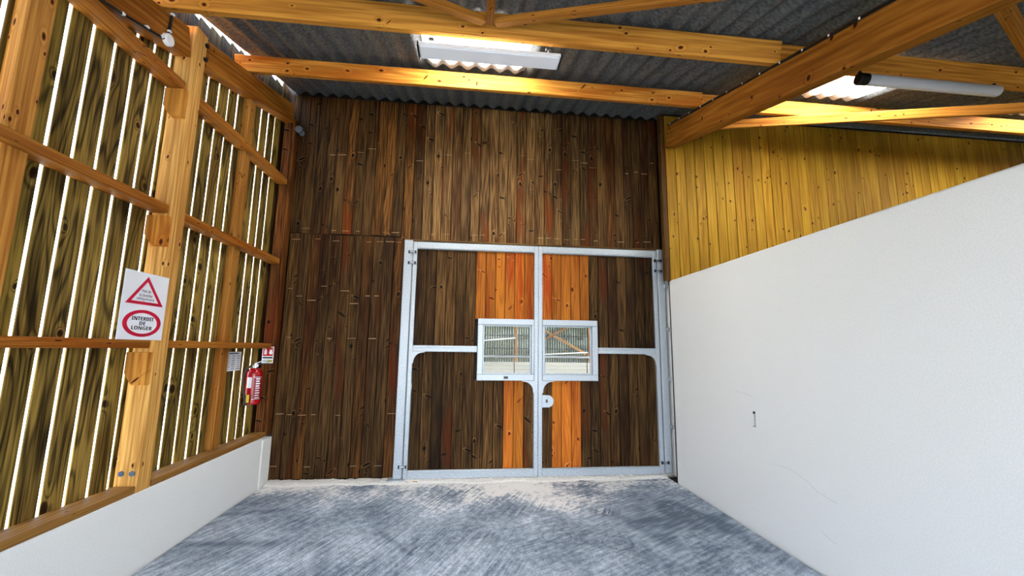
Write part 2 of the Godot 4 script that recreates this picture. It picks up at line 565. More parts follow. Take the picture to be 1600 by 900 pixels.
func build_floor():
	var f := struct("floor", "grey broomed concrete floor with pale sand by the gate", "floor")
	# slab with a narrow joint along both walls
	var g := Geo.new()
	var x0 := -2.280
	var x1 := 2.624
	var za := -5.62
	var zb := 4.0
	var S := 5.75
	var uv := func(p: Vector3) -> Vector2: return Vector2((p.x + 2.75) / S, (p.z + 5.75) / S)
	var P := [Vector3(x0, 0, za), Vector3(x1, 0, za), Vector3(x1, 0, zb), Vector3(x0, 0, zb)]
	g.quad(P, [Vector3.UP, Vector3.UP, Vector3.UP, Vector3.UP], [uv.call(P[0]), uv.call(P[1]), uv.call(P[2]), uv.call(P[3])])
	for i in 4:
		var a: Vector3 = P[i]
		var b: Vector3 = P[(i + 1) % 4]
		var no := (b - a).cross(Vector3.UP).normalized()
		var dn := Vector3(0, -0.12, 0)
		g.quad([a, b, b + dn, a + dn], [no, no, no, no], [uv.call(a), uv.call(b), uv.call(b), uv.call(a)])
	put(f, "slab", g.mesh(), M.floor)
	box(f, "joint_bed", M.backing, Vector3(0.175, -0.09, -0.8), Vector3(5.6, 0.06, 9.6), 0.0)
	# ground outside
	var gr := struct("ground", "pale ground outside around the building", "ground")
	box(gr, "yard", M.ground, Vector3(0, -0.2, 0), Vector3(160, 0.1, 160), 0.0)
	box(gr, "forecourt", M.forecourt, Vector3(2, -0.12, 24), Vector3(60, 0.1, 40), 0.0)
	# rough line of mortar and sand at the foot of the gate wall
	var m := Geo.new()
	var nz := noise(77, 1.0, 3)
	var nx := 150
	var nzs := 7
	var pt := func(i: int, j: int) -> Vector3:
		var x := -2.28 + 4.9 * i / nx
		var t := float(j) / nzs
		var z := -5.53 + t * (0.20 + 0.07 * nz.get_noise_2d(x * 1.7, 3.0))
		var y := 0.028 * sin(PI * clampf(1.0 - t, 0.0, 0.62)) * (0.75 + 0.8 * nz.get_noise_2d(x * 9.0, z * 14.0)) + 0.004
		if j == nzs: y = -0.004
		return Vector3(x, y, z)
	for i in nx:
		for j in nzs:
			var q := [pt.call(i, j), pt.call(i + 1, j), pt.call(i + 1, j + 1), pt.call(i, j + 1)]
			var no: Vector3 = (q[2] - q[0]).cross(q[3] - q[1]).normalized()
			if no.y < 0: no = -no
			m.flat(q, no)
	var mm := put(f, "mortar_line", m.mesh(), M.mortar)
	mm.set_meta("label", "rough line of pale mortar and sand")

func build_left_wall():
	var w := struct("wall_left", "slatted timber wall over a white plastered curb", "wall")
	box(w, "curb", M.plaster, Vector3(-2.41, 0.2775 - 0.06, -0.64), Vector3(0.22, 0.555 + 0.12, 9.28), 0.006)
	box(w, "curb_end", M.plaster, Vector3(-2.405, 0.265 - 0.06, -5.40), Vector3(0.228, 0.53 + 0.12, 0.225), 0.006)
	# vertical boards with open gaps: gap centres every 0.1635 m
	var z := -5.263
	var k := 0
	while z < 3.9:
		var wd := 0.1635 - rng.randf_range(0.021, 0.027)
		if absf(z + 3.46) > 0.0:
			var zc := z
			var top := rtop(-zc) - 0.10
			var t := rng.randf_range(0.72, 1.0)
			wood(w, "board", "olive", Vector3(-2.4685, (top + 0.56) / 2, zc), Vector3(0.011, top - 0.56, wd), 1, Color(t, t * rng.randf_range(0.95, 1.0), t * rng.randf_range(0.85, 1.0)), 0.004, Basis(Vector3.UP, 0) * Basis(Vector3.FORWARD, rng.randf_range(-0.002, 0.002)))
			# closed boards above, behind the rafter
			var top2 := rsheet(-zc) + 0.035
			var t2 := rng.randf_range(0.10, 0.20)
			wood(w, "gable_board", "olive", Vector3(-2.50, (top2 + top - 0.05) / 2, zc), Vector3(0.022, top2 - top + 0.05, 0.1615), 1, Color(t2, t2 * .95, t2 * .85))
		z += 0.1635
		k += 1
	# the sealed corner bay behind the extinguisher
	for i in 2:
		wood(w, "corner_board", "brown", Vector3(-2.486, 2.805, -5.41 - i * 0.135), Vector3(0.024, 4.47, 0.133), 1, Color(0.4, 0.4, 0.4))

func nail_marks(g: Geo, size: Vector3, at_y: Array):
	for y in at_y:
		if rng.randf() < 0.55:
			var wd := size.x * rng.randf_range(0.35, 0.9)
			var x := rng.randf_range(-0.5, 0.5) * (size.x - wd)
			var hh := rng.randf_range(0.004, 0.011)
			var zf := size.z / 2 + 0.0012
			var y0: float = y + rng.randf_range(-0.012, 0.012)
			g.flat([Vector3(x - wd / 2, y0 - hh / 2, zf), Vector3(x + wd / 2, y0 - hh / 2 + 0.002, zf), Vector3(x + wd / 2, y0 + hh / 2 + 0.002, zf), Vector3(x - wd / 2, y0 + hh / 2, zf)], Vector3(0, 0, 1))

func back_board(parent: Node, called: String, kind: String, x: float, wd: float, y0: float, y1: float, zf: float, tint: Color, rows: Array):
	var g := Geo.new()
	g.tint = tint
	var size := Vector3(wd, y1 - y0, 0.024)
	var nc: int = M[kind + "_n"]
	wbox(g, size, 1, rng.randi() % nc, nc, rng.randf(), M[kind + "_l"], 0.006)
	var mesh := g.mesh()
	mesh.surface_set_material(0, M[kind])
	var g2 := Geo.new()
	var rr := []
	for r in rows:
		if r > y0 + 0.02 and r < y1 - 0.02: rr.append(r - (y0 + y1) / 2)
	nail_marks(g2, size, rr)
	if g2.v.size() > 0:
		mesh.add_surface_from_arrays(Mesh.PRIMITIVE_TRIANGLES, g2.arrays())
		mesh.surface_set_material(1, M.rawwood)
	return put(parent, called, mesh, null, Vector3(x, (y0 + y1) / 2, zf - 0.012 + rng.randf_range(-0.002, 0.002)), Basis.IDENTITY)

func build_back_wall():
	M.rawwood = mat(Color(0.55, 0.44, 0.30), 0.8)
	var w := struct("wall_back", "dark brown vertical plank wall around the gate", "wall")
	box(w, "backing", M.backing, Vector3(-1.62, 1.5, -5.575), Vector3(1.8, 3.1, 0.03), 0.0)
	box(w, "backing", M.backing, Vector3(0.15, 4.08, -5.575), Vector3(5.5, 2.09, 0.03), 0.0)
	# planks above the gate
	var x := -2.44
	while x < 2.60:
		var wd := 0.1285
		var t := rng.randf_range(0.24, 0.47)
		var kind := "brown"
		var tint := Color(t, t * .92, t * .80)
		var xc := x + wd / 2
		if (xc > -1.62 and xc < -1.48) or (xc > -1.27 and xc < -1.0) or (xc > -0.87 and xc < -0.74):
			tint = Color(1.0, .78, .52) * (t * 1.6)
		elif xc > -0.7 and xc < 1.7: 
			t = rng.randf_range(0.62, 1.0)  # centre planks lighter: own tone with the rooflight pool painted in
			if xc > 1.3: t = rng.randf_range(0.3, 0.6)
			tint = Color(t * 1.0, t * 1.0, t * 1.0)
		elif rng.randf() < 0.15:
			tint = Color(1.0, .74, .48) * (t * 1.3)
		var y0 := 3.062 if xc < -0.84 else 3.03
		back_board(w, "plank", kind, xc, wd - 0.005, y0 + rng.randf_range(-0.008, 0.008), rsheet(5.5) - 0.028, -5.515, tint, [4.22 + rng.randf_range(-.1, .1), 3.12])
		x += wd
	# planks left of the gate
	x = -2.30
	while x < -0.90:
		var wd := 0.1322
		var t := rng.randf_range(0.25, 0.45)
		var kind := "brown"
		var tint := Color(t, t * .90, t * .78)
		if rng.randf() < 0.2:
			tint = Color(1.0, .72, .45) * (t * 1.3)
		back_board(w, "plank", kind, x + wd / 2, wd - 0.005, 0.03, 3.055 + rng.randf_range(-0.01, 0.004), -5.515, tint, [0.17, 0.78, 1.72, 2.98, 2.35 + rng.randf_range(-.2, .2)])
		x += wd
	# thin head batten over the gate
	wood(w, "head_batten", "brown", Vector3(0.93, 3.018, -5.50), Vector3(3.56, 0.022, 0.03), 0, Color(.8, .8, .8))

func build_right_side():
	var w := struct("wall_right", "smooth white plastered wall beside the gate", "wall")
	box(w, "plaster_wall", M.plaster, Vector3(2.75, 2.525 / 2 - 0.1, -1.36), Vector3(0.2, 2.525 + 0.2, 7.72), 0.012)
	box(w, "plaster_return", M.plaster, Vector3(2.80, 1.25, -5.41), Vector3(0.10, 2.5, 0.38), 0.004)
	for cr in [[Vector2(-3.45, 0.66), Vector2(-3.30, 0.665), Vector2(-3.14, 0.62), Vector2(-3.05, 0.575), Vector2(-2.88, 0.545)], [Vector2(-3.05, 0.30), Vector2(-2.98, 0.275), Vector2(-2.92, 0.262)], [Vector2(-3.95, 1.22), Vector2(-3.8, 1.215), Vector2(-3.7, 1.195)]]:
		var pts := []
		for q in cr: pts.append(Vector3(2.6499, q.y, q.x))
		put(w, "hairline_crack", tube(pts, 0.0009, 5).mesh(), M.crack)
	# yellow planked wall of the next bay
	var y := struct("wall_right_bay", "honey yellow pine plank wall above the white wall", "wall")
	box(y, "backing", M.backing, Vector3(6.4, 2.4, -5.20), Vector3(7.5, 5.0, 0.03), 0.0)
	var x := 2.652
	while x < 10.0:
		var t := rng.randf_range(0.82, 1.0)
		wood(y, "plank", "yellow", Vector3(x + 0.07, (0.0 + rsheet(5.15) - 0.06) / 2, -5.162), Vector3(0.134, rsheet(5.15) - 0.06, 0.024), 1, Color(t, t * rng.randf_range(0.95, 1.0), t * rng.randf_range(.85, 1)), 0.006)
		x += 0.1405
	wood(y, "corner_trim", "brown", Vector3(2.612, 3.70, -5.185), Vector3(0.06, 2.36, 0.075), 1, Color(0.5, 0.45, 0.33))
	var e := struct("wall_right_end", "timber end wall of the next bay", "wall")
	box(e, "front_panel", M.backing, Vector3(6.45, 1.2, 4.05), Vector3(7.2, 2.4, 0.1), 0.0)
	box(e, "end_panel", M.backing, Vector3(10.1, 2.3, -0.6), Vector3(0.1, 4.6, 9.3), 0.0)

func sheet(parent: Node, called: String, x0: float, x1: float, a0: float, a1: float, lift: float, m: Material):
	# corrugated sheet from distance a0 to a1 (towards the gate), x0..x1
	var g := Geo.new()
	var n := int(round((x1 - x0) / PERIOD * 10.0))
	var rows := 2
	var th := 0.0065
	var py := func(x: float, a: float, up: float) -> Vector3:
		return Vector3(x, rsheet(a) + lift + up + 0.0245 * cos(TAU * (x + 0.51) / PERIOD), -a)
	var nf := func(x: float) -> Vector3:
		var sx := -0.0245 * TAU / PERIOD * sin(TAU * (x + 0.51) / PERIOD)
		return Vector3(-sx, 1.0, SL).normalized()
	for i in n:
		var xa := lerpf(x0, x1, float(i) / n)
		var xb := lerpf(x0, x1, float(i + 1) / n)
		var na: Vector3 = nf.call(xa)
		var nb: Vector3 = nf.call(xb)
		for j in rows:
			var aa := lerpf(a0, a1, float(j) / rows)
			var ab := lerpf(a0, a1, float(j + 1) / rows)
			for s in ([[0.0, -1.0]] if m == M.sky else [[0.0, -1.0], [th, 1.0]]):
				g.quad([py.call(xa, aa, s[0]), py.call(xb, aa, s[0]), py.call(xb, ab, s[0]), py.call(xa, ab, s[0])], [na * s[1], nb * s[1], nb * s[1], na * s[1]], [Vector2(xa, aa), Vector2(xb, aa), Vector2(xb, ab), Vector2(xa, ab)])
		if m == M.sky: continue
		g.flat([py.call(xa, a0, 0.0), py.call(xb, a0, 0.0), py.call(xb, a0, th), py.call(xa, a0, th)], Vector3(0, 0, 1))
		g.flat([py.call(xa, a1, 0.0), py.call(xb, a1, 0.0), py.call(xb, a1, th), py.call(xa, a1, th)], Vector3(0, 0, -1))
	for q in ([] if m == M.sky else [[x0, -1.0], [x1, 1.0]]):
		g.flat([py.call(q[0], a0, 0.0), py.call(q[0], a1, 0.0), py.call(q[0], a1, th), py.call(q[0], a0, th)], Vector3(q[1], 0, 0))
	return put(parent, called, g.mesh(), m)

func build_roof():
	var r := struct("ceiling", "dark grey corrugated sheet roof with clear rooflight sheets", "roof")
	var W := PERIOD * 6.0
	var edges := []          # x edges of the sheets in every row
	edges = [-2.412, -0.51 - W]
	var x := -0.51
	for waves in [6, 6, 6, 5, 6, 6, 5, 6, 6, 6]:      # how many waves each sheet shows
		edges.append(x)
		x += waves * PERIOD
	edges.append(10.2)
	var rows := [[4.12, 5.75], [3.04, 4.24], [1.55, 3.19], [0.15, 1.67], [-1.3, 0.27], [-2.8, -1.18]]
	for ri in rows.size():
		var row: Array = rows[ri]
		for i in edges.size() - 1:
			var xa: float = edges[i]
			var xb: float = edges[i + 1]
			var clear := false
			if ri == 1:
				var xm := (xa + xb) / 2
				clear = absf(xm - 0.02) < 0.3 or absf(xm - 4.09) < 0.3 or absf(xm - 7.10) < 0.3
			sheet(r, "rooflight_sheet" if clear else "roof_sheet", xa, xb + (0.012 if i < edges.size() - 2 else 0.0), row[0], row[1], 0.008 * (2 - ri) + 0.002 * (i % 2), M.sky if clear else M.fibre)

func build_gate():
	var zf := -5.45
	# posts
	for s in [0, 1]:
		var x0: float = [-0.842, 2.618][s]
		var x1: float = [-0.728, 2.716][s]
		var p := thing("gate_post", ["galvanized steel gate post on the left, beside the dark plank wall", "galvanized steel gate post on the right, against the white wall"][s], "gate post", Vector3((x0 + x1) / 2, 0.02, zf - 0.045), "gate posts")
		box(p, "post", M.galv, Vector3(0, 1.5, 0), Vector3(x1 - x0 - 0.006, 2.98, 0.1), 0.008)
		if s == 0: box(p, "foot_plate", M.galv, Vector3(-0.012, 0.006, 0.035), Vector3(0.20, 0.012, 0.18), 0.003)
		else:
			for y in [2.47, 1.88, 1.21, 0.60]:
				box(p, "clip", M.galv, Vector3(0.055, y, 0.055), Vector3(0.05, 0.05, 0.03), 0.004)
	var wb := wood(self, "wood_block", "beam", Vector3(-0.73, 0.0, -5.43), Vector3(0.40, 0.036, 0.12), 0, Color(0.7, 0.66, 0.5))
	tag(wb, "short flat wooden block under the left gate post", "wood block")
	for s in [0, 1]:
		leaf(s, zf)

func leaf(s: int, zf: float):
	var x0: float = [-0.722, 0.943][s]
	var x1: float = [0.941, 2.608][s]
	var sg := 1.0 if s == 0 else -1.0
	var o := thing("gate_leaf", ["left leaf of the gate, galvanized frame with brown and orange boards", "right leaf of the gate, with the rounded white lock plate"][s], "gate", Vector3((x0 + x1) / 2, 0.02, zf), "gate leaves")
	var cx := (x0 + x1) / 2
	var L := func(x: float) -> float: return x - cx
	var hinge_x := x0 if s == 0 else x1
	var meet_x := x1 if s == 0 else x0
	var fz := -0.025   # frame centre depth, front face at zf
	var d := 0.05
	# stiles and rails
	box(o, "stile", M.galv, Vector3(L.call(hinge_x + sg * 0.026), 1.485, fz), Vector3(0.052, 2.97, d), 0.006)
	box(o, "stile", M.galv, Vector3(L.call(meet_x - sg * 0.027), 1.485, fz), Vector3(0.054, 2.97, d), 0.006)
	var xa: float = minf(hinge_x + sg * 0.052, meet_x - sg * 0.054)
	var xb: float = maxf(hinge_x + sg * 0.052, meet_x - sg * 0.054)
	box(o, "top_rail", M.galv, Vector3(L.call((xa + xb) / 2), 2.922, fz), Vector3(xb - xa, 0.095, d), 0.006)
	box(o, "bottom_rail", M.galv, Vector3(L.call((xa + xb) / 2), 0.052, fz), Vector3(xb - xa, 0.1, d), 0.006)
	# thin proud flat along the rails
	box(o, "rail_bead", M.galv, Vector3(L.call((xa + xb) / 2), 2.89, 0.004), Vector3(xb - xa - 0.03, 0.016, 0.012), 0.003)
	box(o, "rail_bead", M.galv, Vector3(L.call((xa + xb) / 2), 0.088, 0.004), Vector3(xb - xa - 0.03, 0.016, 0.012), 0.003)
	# window: outer and inner edge
	var wo: float = 0.147 if s == 0 else 1.744
	var wi: float = 0.218 if s == 0 else 1.665
	var mi: float = meet_x - sg * 0.054 
	var mi2: float = 0.852 if s == 0 else 1.023
	var y0 := 1.182
	var y1 := 1.975
	var iy0 := 1.262
	var iy1 := 1.897
	# mid rail from hinge side to window
	var ra: float = minf(hinge_x + sg * 0.052, wo)
	var rb: float = maxf(hinge_x + sg * 0.052, wo)
	box(o, "mid_rail", M.galv, Vector3(L.call((ra + rb) / 2), 1.578, fz), Vector3(rb - ra, 0.08, d), 0.006)
	box(o, "rail_bead", M.galv, Vector3(L.call((ra + rb) / 2), 1.592, 0.004), Vector3(rb - ra - 0.03, 0.014, 0.012), 0.003)
	var wf := Node3D.new()
	wf.name = "window"
	o.add_child(wf, true)
	var wx0: float = minf(wo, mi)
	var wx1: float = maxf(wo, mi)
	box(wf, "frame_bar", M.galv, Vector3(L.call((wx0 + wx1) / 2), (iy1 + y1) / 2, fz + 0.004), Vector3(wx1 - wx0, y1 - iy1, d + 0.012), 0.006)
	box(wf, "frame_bar", M.galv, Vector3(L.call((wx0 + wx1) / 2), (iy0 + y0) / 2, fz + 0.004), Vector3(wx1 - wx0, iy0 - y0, d + 0.012), 0.006)
	box(wf, "frame_bar", M.galv, Vector3(L.call((wo + wi) / 2), (iy0 + iy1) / 2, fz + 0.004), Vector3(absf(wo - wi), iy1 - iy0, d + 0.012), 0.006)
	box(wf, "frame_bar", M.galv, Vector3(L.call((mi + mi2) / 2), (iy0 + iy1) / 2, fz + 0.004), Vector3(absf(mi - mi2), iy1 - iy0, d + 0.012), 0.006)
	# glazing bead: a second, thinner frame set back
	var ia: float = minf(wi, mi2)
	var ib: float = maxf(wi, mi2)
	for q in [[(ia + ib) / 2, iy1 - 0.009, ib - ia, 0.018], [(ia + ib) / 2, iy0 + 0.009, ib - ia, 0.018], [ia + 0.009, (iy0 + iy1) / 2, 0.018, iy1 - iy0 - 0.036], [ib - 0.009, (iy0 + iy1) / 2, 0.018, iy1 - iy0 - 0.036]]:
		box(wf, "glazing_bead", M.galv, Vector3(L.call(q[0]), q[1], fz - 0.012), Vector3(q[2], q[3], 0.02), 0.003)
	box(wf, "pane", M.glass, Vector3(L.call((ia + ib) / 2), (iy0 + iy1) / 2, fz - 0.012), Vector3(ib - ia - 0.03, iy1 - iy0 - 0.03, 0.005), 0.0)
	if s == 0:
		var lt := box(wf, "latch", M.darksteel, Vector3(L.call(0.52), 1.222, 0.012), Vector3(0.055, 0.03, 0.016), 0.003)
		lt.set_meta("label", "small dark latch")
	# curved gusset plates
	for gq in [[hinge_x + sg * 0.05, 1.54, sg, 0.15], [mi + sg * 0.002, y0 + 0.002, -sg, 0.155]]:
		var rr: float = gq[3]
		var poly := PackedVector2Array([Vector2(-0.004, 0.0), Vector2(rr, 0.0), Vector2(rr, -0.012), Vector2(rr - 0.022, -0.014)])
		var r2 := rr - 0.036
		for k in 9:
			var a := PI / 2 * k / 8.0
			poly.append(Vector2(rr - 0.022 - r2 * sin(a), -0.014 - r2 * (1.0 - cos(a))))
		poly.append(Vector2(0.012, -rr))
		poly.append(Vector2(-0.004, -rr))
		if gq[2] < 0:
			for k in poly.size(): poly[k].x = -poly[k].x
		put(o, "gusset", prism(poly, 0.03).mesh(), M.galv, Vector3(L.call(gq[0]), gq[1], fz + 0.010))
	# boards: [x edges] per panel with hues
	var zb := -0.045
	var kinds := {}
	if s == 0:
		kinds.top = "b3 b5 b5 b6 b4 b5 t8 o7 o8 t9 o9 o8"
		kinds.bottom = "b3 b5 b2 b5 b5 b5 b7 b7 b6 o9 o8 b8"
	else:
		kinds.top = "o9 t7 t8 t7 t6 b4 b4 b4 b4 b3 b3 b3"
		kinds.bottom = "b5 o9 o10 o9 b5 b4 b6 b5 b4 b4 b4 b4"
	var n := 12
	for pn in ["top", "bottom"]:
		var list: PackedStringArray = kinds[pn].split(" ")
		for i in n:
			var bx0 := lerpf(xa, xb, float(i) / n)
			var bx1 := lerpf(xa, xb, float(i + 1) / n)
			var ya := 1.615 if pn == "top" else 0.1
			var yb := 2.878 if pn == "top" else 1.542
			var bc := (bx0 + bx1) / 2
			var inw := bc > minf(wo, mi) and bc < maxf(wo, mi)
			if inw and pn == "top": ya = y1 - 0.005
			if inw and pn == "bottom": yb = y0 + 0.005
			var kc: String = list[i]
			var v := float(kc.substr(1)) / 10.0
			var kind := "brown"
			var tint := Color(v * 0.82, v * 0.75, v * 0.64)
			if kc[0] == "o": kind = "orange"; v = v * v * rng.randf_range(0.92, 1.1); tint = Color(v, v * rng.randf_range(.86, 1.0), v * .9)
			elif kc[0] == "t": kind = "orange"; tint = Color(v * .8, v * .80, v * .82)
			tint = tint.clamp(Color(0, 0, 0), Color(1, 1, 1))
			back_board(o, "board", kind, L.call(bc), bx1 - bx0 - 0.006, ya, yb, zb + 0.012, tint, [])
	# dark lining behind the boards
	box(o, "lining", M.backing, Vector3(L.call((xa + xb) / 2), 2.43, -0.066), Vector3(xb - xa, 0.93, 0.008), 0.0)
	box(o, "lining", M.backing, Vector3(L.call((xa + xb) / 2), 0.63, -0.066), Vector3(xb - xa, 1.12, 0.008), 0.0)
	box(o, "lining", M.backing, Vector3(L.call((ra + rb) / 2), 1.58, -0.066), Vector3(rb - ra, 0.78, 0.008), 0.0)
	# hinges
	for y in [2.825, 2.68, 0.15]:
		var h := Node3D.new()
		h.name = "hinge"
		o.add_child(h, true)
		var hx: float = L.call(hinge_x - sg * 0.004)
		put(h, "bolt", cyl(null, Vector3(hx - sg * 0.055, y, 0.016), Vector3(hx + sg * 0.035, y, 0.016), 0.0085).mesh(), M.chrome)
		put(h, "nut", cyl(null, Vector3(hx - sg * 0.052, y, 0.016), Vector3(hx - sg * 0.036, y, 0.016), 0.021, 6).mesh(), M.darksteel)
		put(h, "nut", cyl(null, Vector3(hx + sg * 0.030, y, 0.016), Vector3(hx + sg * 0.046, y, 0.016), 0.021, 6).mesh(), M.darksteel)
		put(h, "eye", cyl(null, Vector3(hx - sg * 0.012, y, 0.016), Vector3(hx + sg * 0.012, y, 0.016), 0.02, 12).mesh(), M.steel)
	if s == 1:
		var poly := PackedVector2Array([Vector2(0, -0.076), Vector2(0.075, -0.076)])
		for k in 13:
			var a := -PI / 2 + PI * k / 12.0
			poly.append(Vector2(0.075 + 0.076 * cos(a), 0.076 * sin(a)))
		poly.append(Vector2(0, 0.076))
		var lp := put(o, "lock_plate", prism(poly, 0.03).mesh(), M.galv, Vector3(L.call(mi - 0.006), 0.926, 0.004))
		lp.set_meta("label", "rounded white lock plate")
		box(lp, "lock_cylinder", M.darksteel, Vector3(0.060, 0.004, 0.018), Vector3(0.022, 0.038, 0.012), 0.004)
		box(lp, "lock_escutcheon", M.steel, Vector3(0.045, 0.0, 0.017), Vector3(0.012, 0.028, 0.008), 0.003)

func build_timbers():
	var gap_x := -2.461
	# sills on the curb
	for q in [[-3.405, -1.0, "weathered wooden sill plate on the white curb, near side of the big post", 0.10], [-5.36, -3.562, "weathered wooden sill plate on the white curb, below the fire extinguisher", 0.06]]:
		var o := wood(self, "sill_plate", "beam", Vector3(-2.376, 0.581, (q[0] + q[1]) / 2), Vector3(0.15, 0.05, q[1] - q[0]), 2, Color(0.46, 0.42, 0.38))
		tag(o, q[2], "sill", "sill plates on the curb")
	# the big post with its bolts and corbel blocks
	var p := thing("timber_post", "big pale timber post holding the red and white warning sign", "post", Vector3(-2.38, 0.56, -3.48))
	wood(p, "shaft", "beam", Vector3(0.0, 1.84, 0), Vector3(0.156, 3.70, 0.142), 1, Color(1, 1, 1), 0.008, Basis.IDENTITY, 1)
	for y in [3.41, 2.35, 1.31]:
		# corbel block with a sloping foot, under each rail
		var hh := 0.235
		var poly := PackedVector2Array([Vector2(-0.078, 0), Vector2(0.072, 0), Vector2(0.072, -hh), Vector2(-0.02, -hh), Vector2(-0.078, -hh + 0.085)])
		var pg := Geo.new()
		pg.uvs = Vector2(0.9, 0.25); pg.uvo = Vector2(y * 0.31, y * 0.7); pg.tint = Color(0.86, 0.70, 0.46)
		var cb := put(p, "corbel_block", prism(poly, 0.045, pg).mesh(), M.beam, Vector3(0, y - 0.56 + 0.235 - 0.0, 0.0935))
		cb.set_meta("label", "short pine block under the rail")
	for q in [[0.042, 0.083], [-0.03, 0.083]]:
		put(p, "bolt", cyl(null, Vector3(q[0], 0.13, 0.068), Vector3(q[0], 0.13, 0.079), 0.02, 6).mesh(), M.bluesteel)
	for y in [3.60, 3.47]:
		put(p, "bolt", cyl(null, Vector3(0.076, y, -0.052), Vector3(0.094, y, -0.052), 0.02, 6).mesh(), M.darksteel)
	# studs behind the rails
	for q in [[-2.34, 0.138, "pale vertical stud at the left edge, behind the rails", 0.85], [-4.51, 0.115, "narrow vertical stud in the far bay, left of the paper notice", 0.6]]:
		var top := rtop(-q[0]) - 0.25
		var o := wood(self, "wall_stud", "beam", Vector3(-2.424, (top + 0.607) / 2, q[0]), Vector3(0.072, top - 0.607, q[1]), 1, Color(q[3], q[3] * .84, q[3] * .62))
		tag(o, q[2], "stud", "studs of the slatted wall")
	# corner post
	var cp := wood(self, "corner_post", "brown", Vector3(-2.367, (0.555 + 4.55) / 2, -5.435), Vector3(0.142, 3.99, 0.11), 1, Color(0.62, 0.38, 0.20))
	tag(cp, "dark reddish corner post behind the fire extinguisher", "post")
	# rails
	var rails := [[1.575, 0.062, "lowest"], [2.615, 0.068, "middle"], [3.65, 0.075, "top"]]
	for r in rails:
		for s in [0, 1]:
			var z0: float = [-3.405, -5.375][s]
			var z1: float = [-0.6, -3.555][s]
			var xf := -2.335
			if s == 0 and r[2] == "top": z1 = -2.40
			var o := wood(self, "wall_rail", "beam", Vector3((xf + gap_x) / 2, r[0] + r[1] / 2, (z0 + z1) / 2), Vector3(xf - gap_x, r[1], z1 - z0), 2, Color(0.58, 0.40, 0.22), 0.005)
			tag(o, "%s horizontal rail of the slatted wall, %s" % [r[2], ["near side of the big post", "far bay beyond the big post"][s]], "rail", "rails of the slatted wall")
	# left rafter in two lengths either side of the post
	for s in [0, 1]:
		var a: float = [0.2, 3.575][s]
		var b: float = [3.385, 5.372][s]
		var h := 0.245
		var ya := rtop(a) - h / 2
		var yb := rtop(b) - h / 2
		beam("rafter", Vector3(-2.395, ya, -a), Vector3(-2.395, yb, -b), 0.13, h * 0.964, ["sloping rafter on the left wall carrying the round white junction box", "sloping rafter on the left wall beyond the big post"][s], "rafter", "rafters", Color(0.60, 0.43, 0.22))  # tint deepened: the shade on the rafters is painted into the wood
	# right rafter
	var hr := 0.335
	beam("rafter", Vector3(2.70, rtop(0.2) - hr / 2 + 0.015, -0.2), Vector3(2.70, rtop(5.08) - hr / 2 + 0.015, -5.08), 0.12, hr * 0.964, "deep sloping rafter above the white wall, with clipped black cable", "rafter", "rafters", Color(0.52, 0.36, 0.17))  # darker tint holds the painted shade under the roof
	# purlins
	var up := Vector3(0, 1, SL).normalized()
	var pl := [[3.05, 0.185, 0.085, -2.47, 2.66, "near purlin across the left bay, carrying the white light fitting"], [4.25, 0.160, 0.085, -2.47, 2.66, "far purlin across the left bay, just before the gate wall"],
		[3.10, 0.185, 0.085, 2.665, 10.0, "near purlin of the right bay, above the tubular lamp"], [4.30, 0.160, 0.085, 2.665, 10.0, "far purlin of the right bay, above the yellow planks"],
		[1.85, 0.185, 0.085, -2.47, 2.66, "purlin overhead, out of view above the camera"]]
	for q in pl:
		var az: float = q[0]
		var c: Vector3 = Vector3(0, rtop(az), -az) + up * (q[1] / 2 + 0.002) + Vector3(0, -sin(atan(SL)) * 0.0, 0) + Vector3(0, SL, -1).normalized() * (q[2] / 2)
		beam("purlin", c + Vector3(q[3], 0, 0), c + Vector3(q[4], 0, 0), q[2], q[1], q[5], "purlin", "purlins", Color(1.0, .83, .48), up)
	# wind braces in the roof
	beam("wind_brace", Vector3(2.78, rtop(4.75) - 0.10, -4.75), Vector3(6.3, rtop(2.92) - 0.10, -2.92), 0.05, 0.10, "long diagonal wind brace in the right bay below the tubular lamp", "brace", "wind braces", Color(.82, .66, .40), up)
	beam("wind_brace", Vector3(2.78, rtop(1.72) - 0.10, -1.72), Vector3(4.6, rtop(2.62) - 0.10, -2.62), 0.05, 0.12, "diagonal wind brace in the top right corner", "brace", "wind braces", Color(.82, .66, .40), up)
	var node := Vector3(0.10, rtop(2.90) + 0.095, -2.955)
	beam("wind_brace", node + Vector3(-0.03, 0, 0), Vector3(-1.9, rtop(1.95) + 0.10, -1.95), 0.08, 0.05, "diagonal brace going left from the middle of the near purlin", "brace", "wind braces", Color(.82, .66, .40), up)
	beam("wind_brace", node + Vector3(0.06, 0, 0), Vector3(2.6, rtop(1.95) + 0.10, -1.95), 0.08, 0.05, "diagonal brace going right from the middle of the near purlin", "brace", "wind braces", Color(.82, .66, .40), up)
	beam("wind_brace", node + Vector3(0.012, 0.0, 0), Vector3(0.112, rtop(1.96) + 0.10, -1.96), 0.06, 0.05, "short straight strut between the two diagonal braces", "brace", "wind braces", Color(0.5, .36, .18), up)

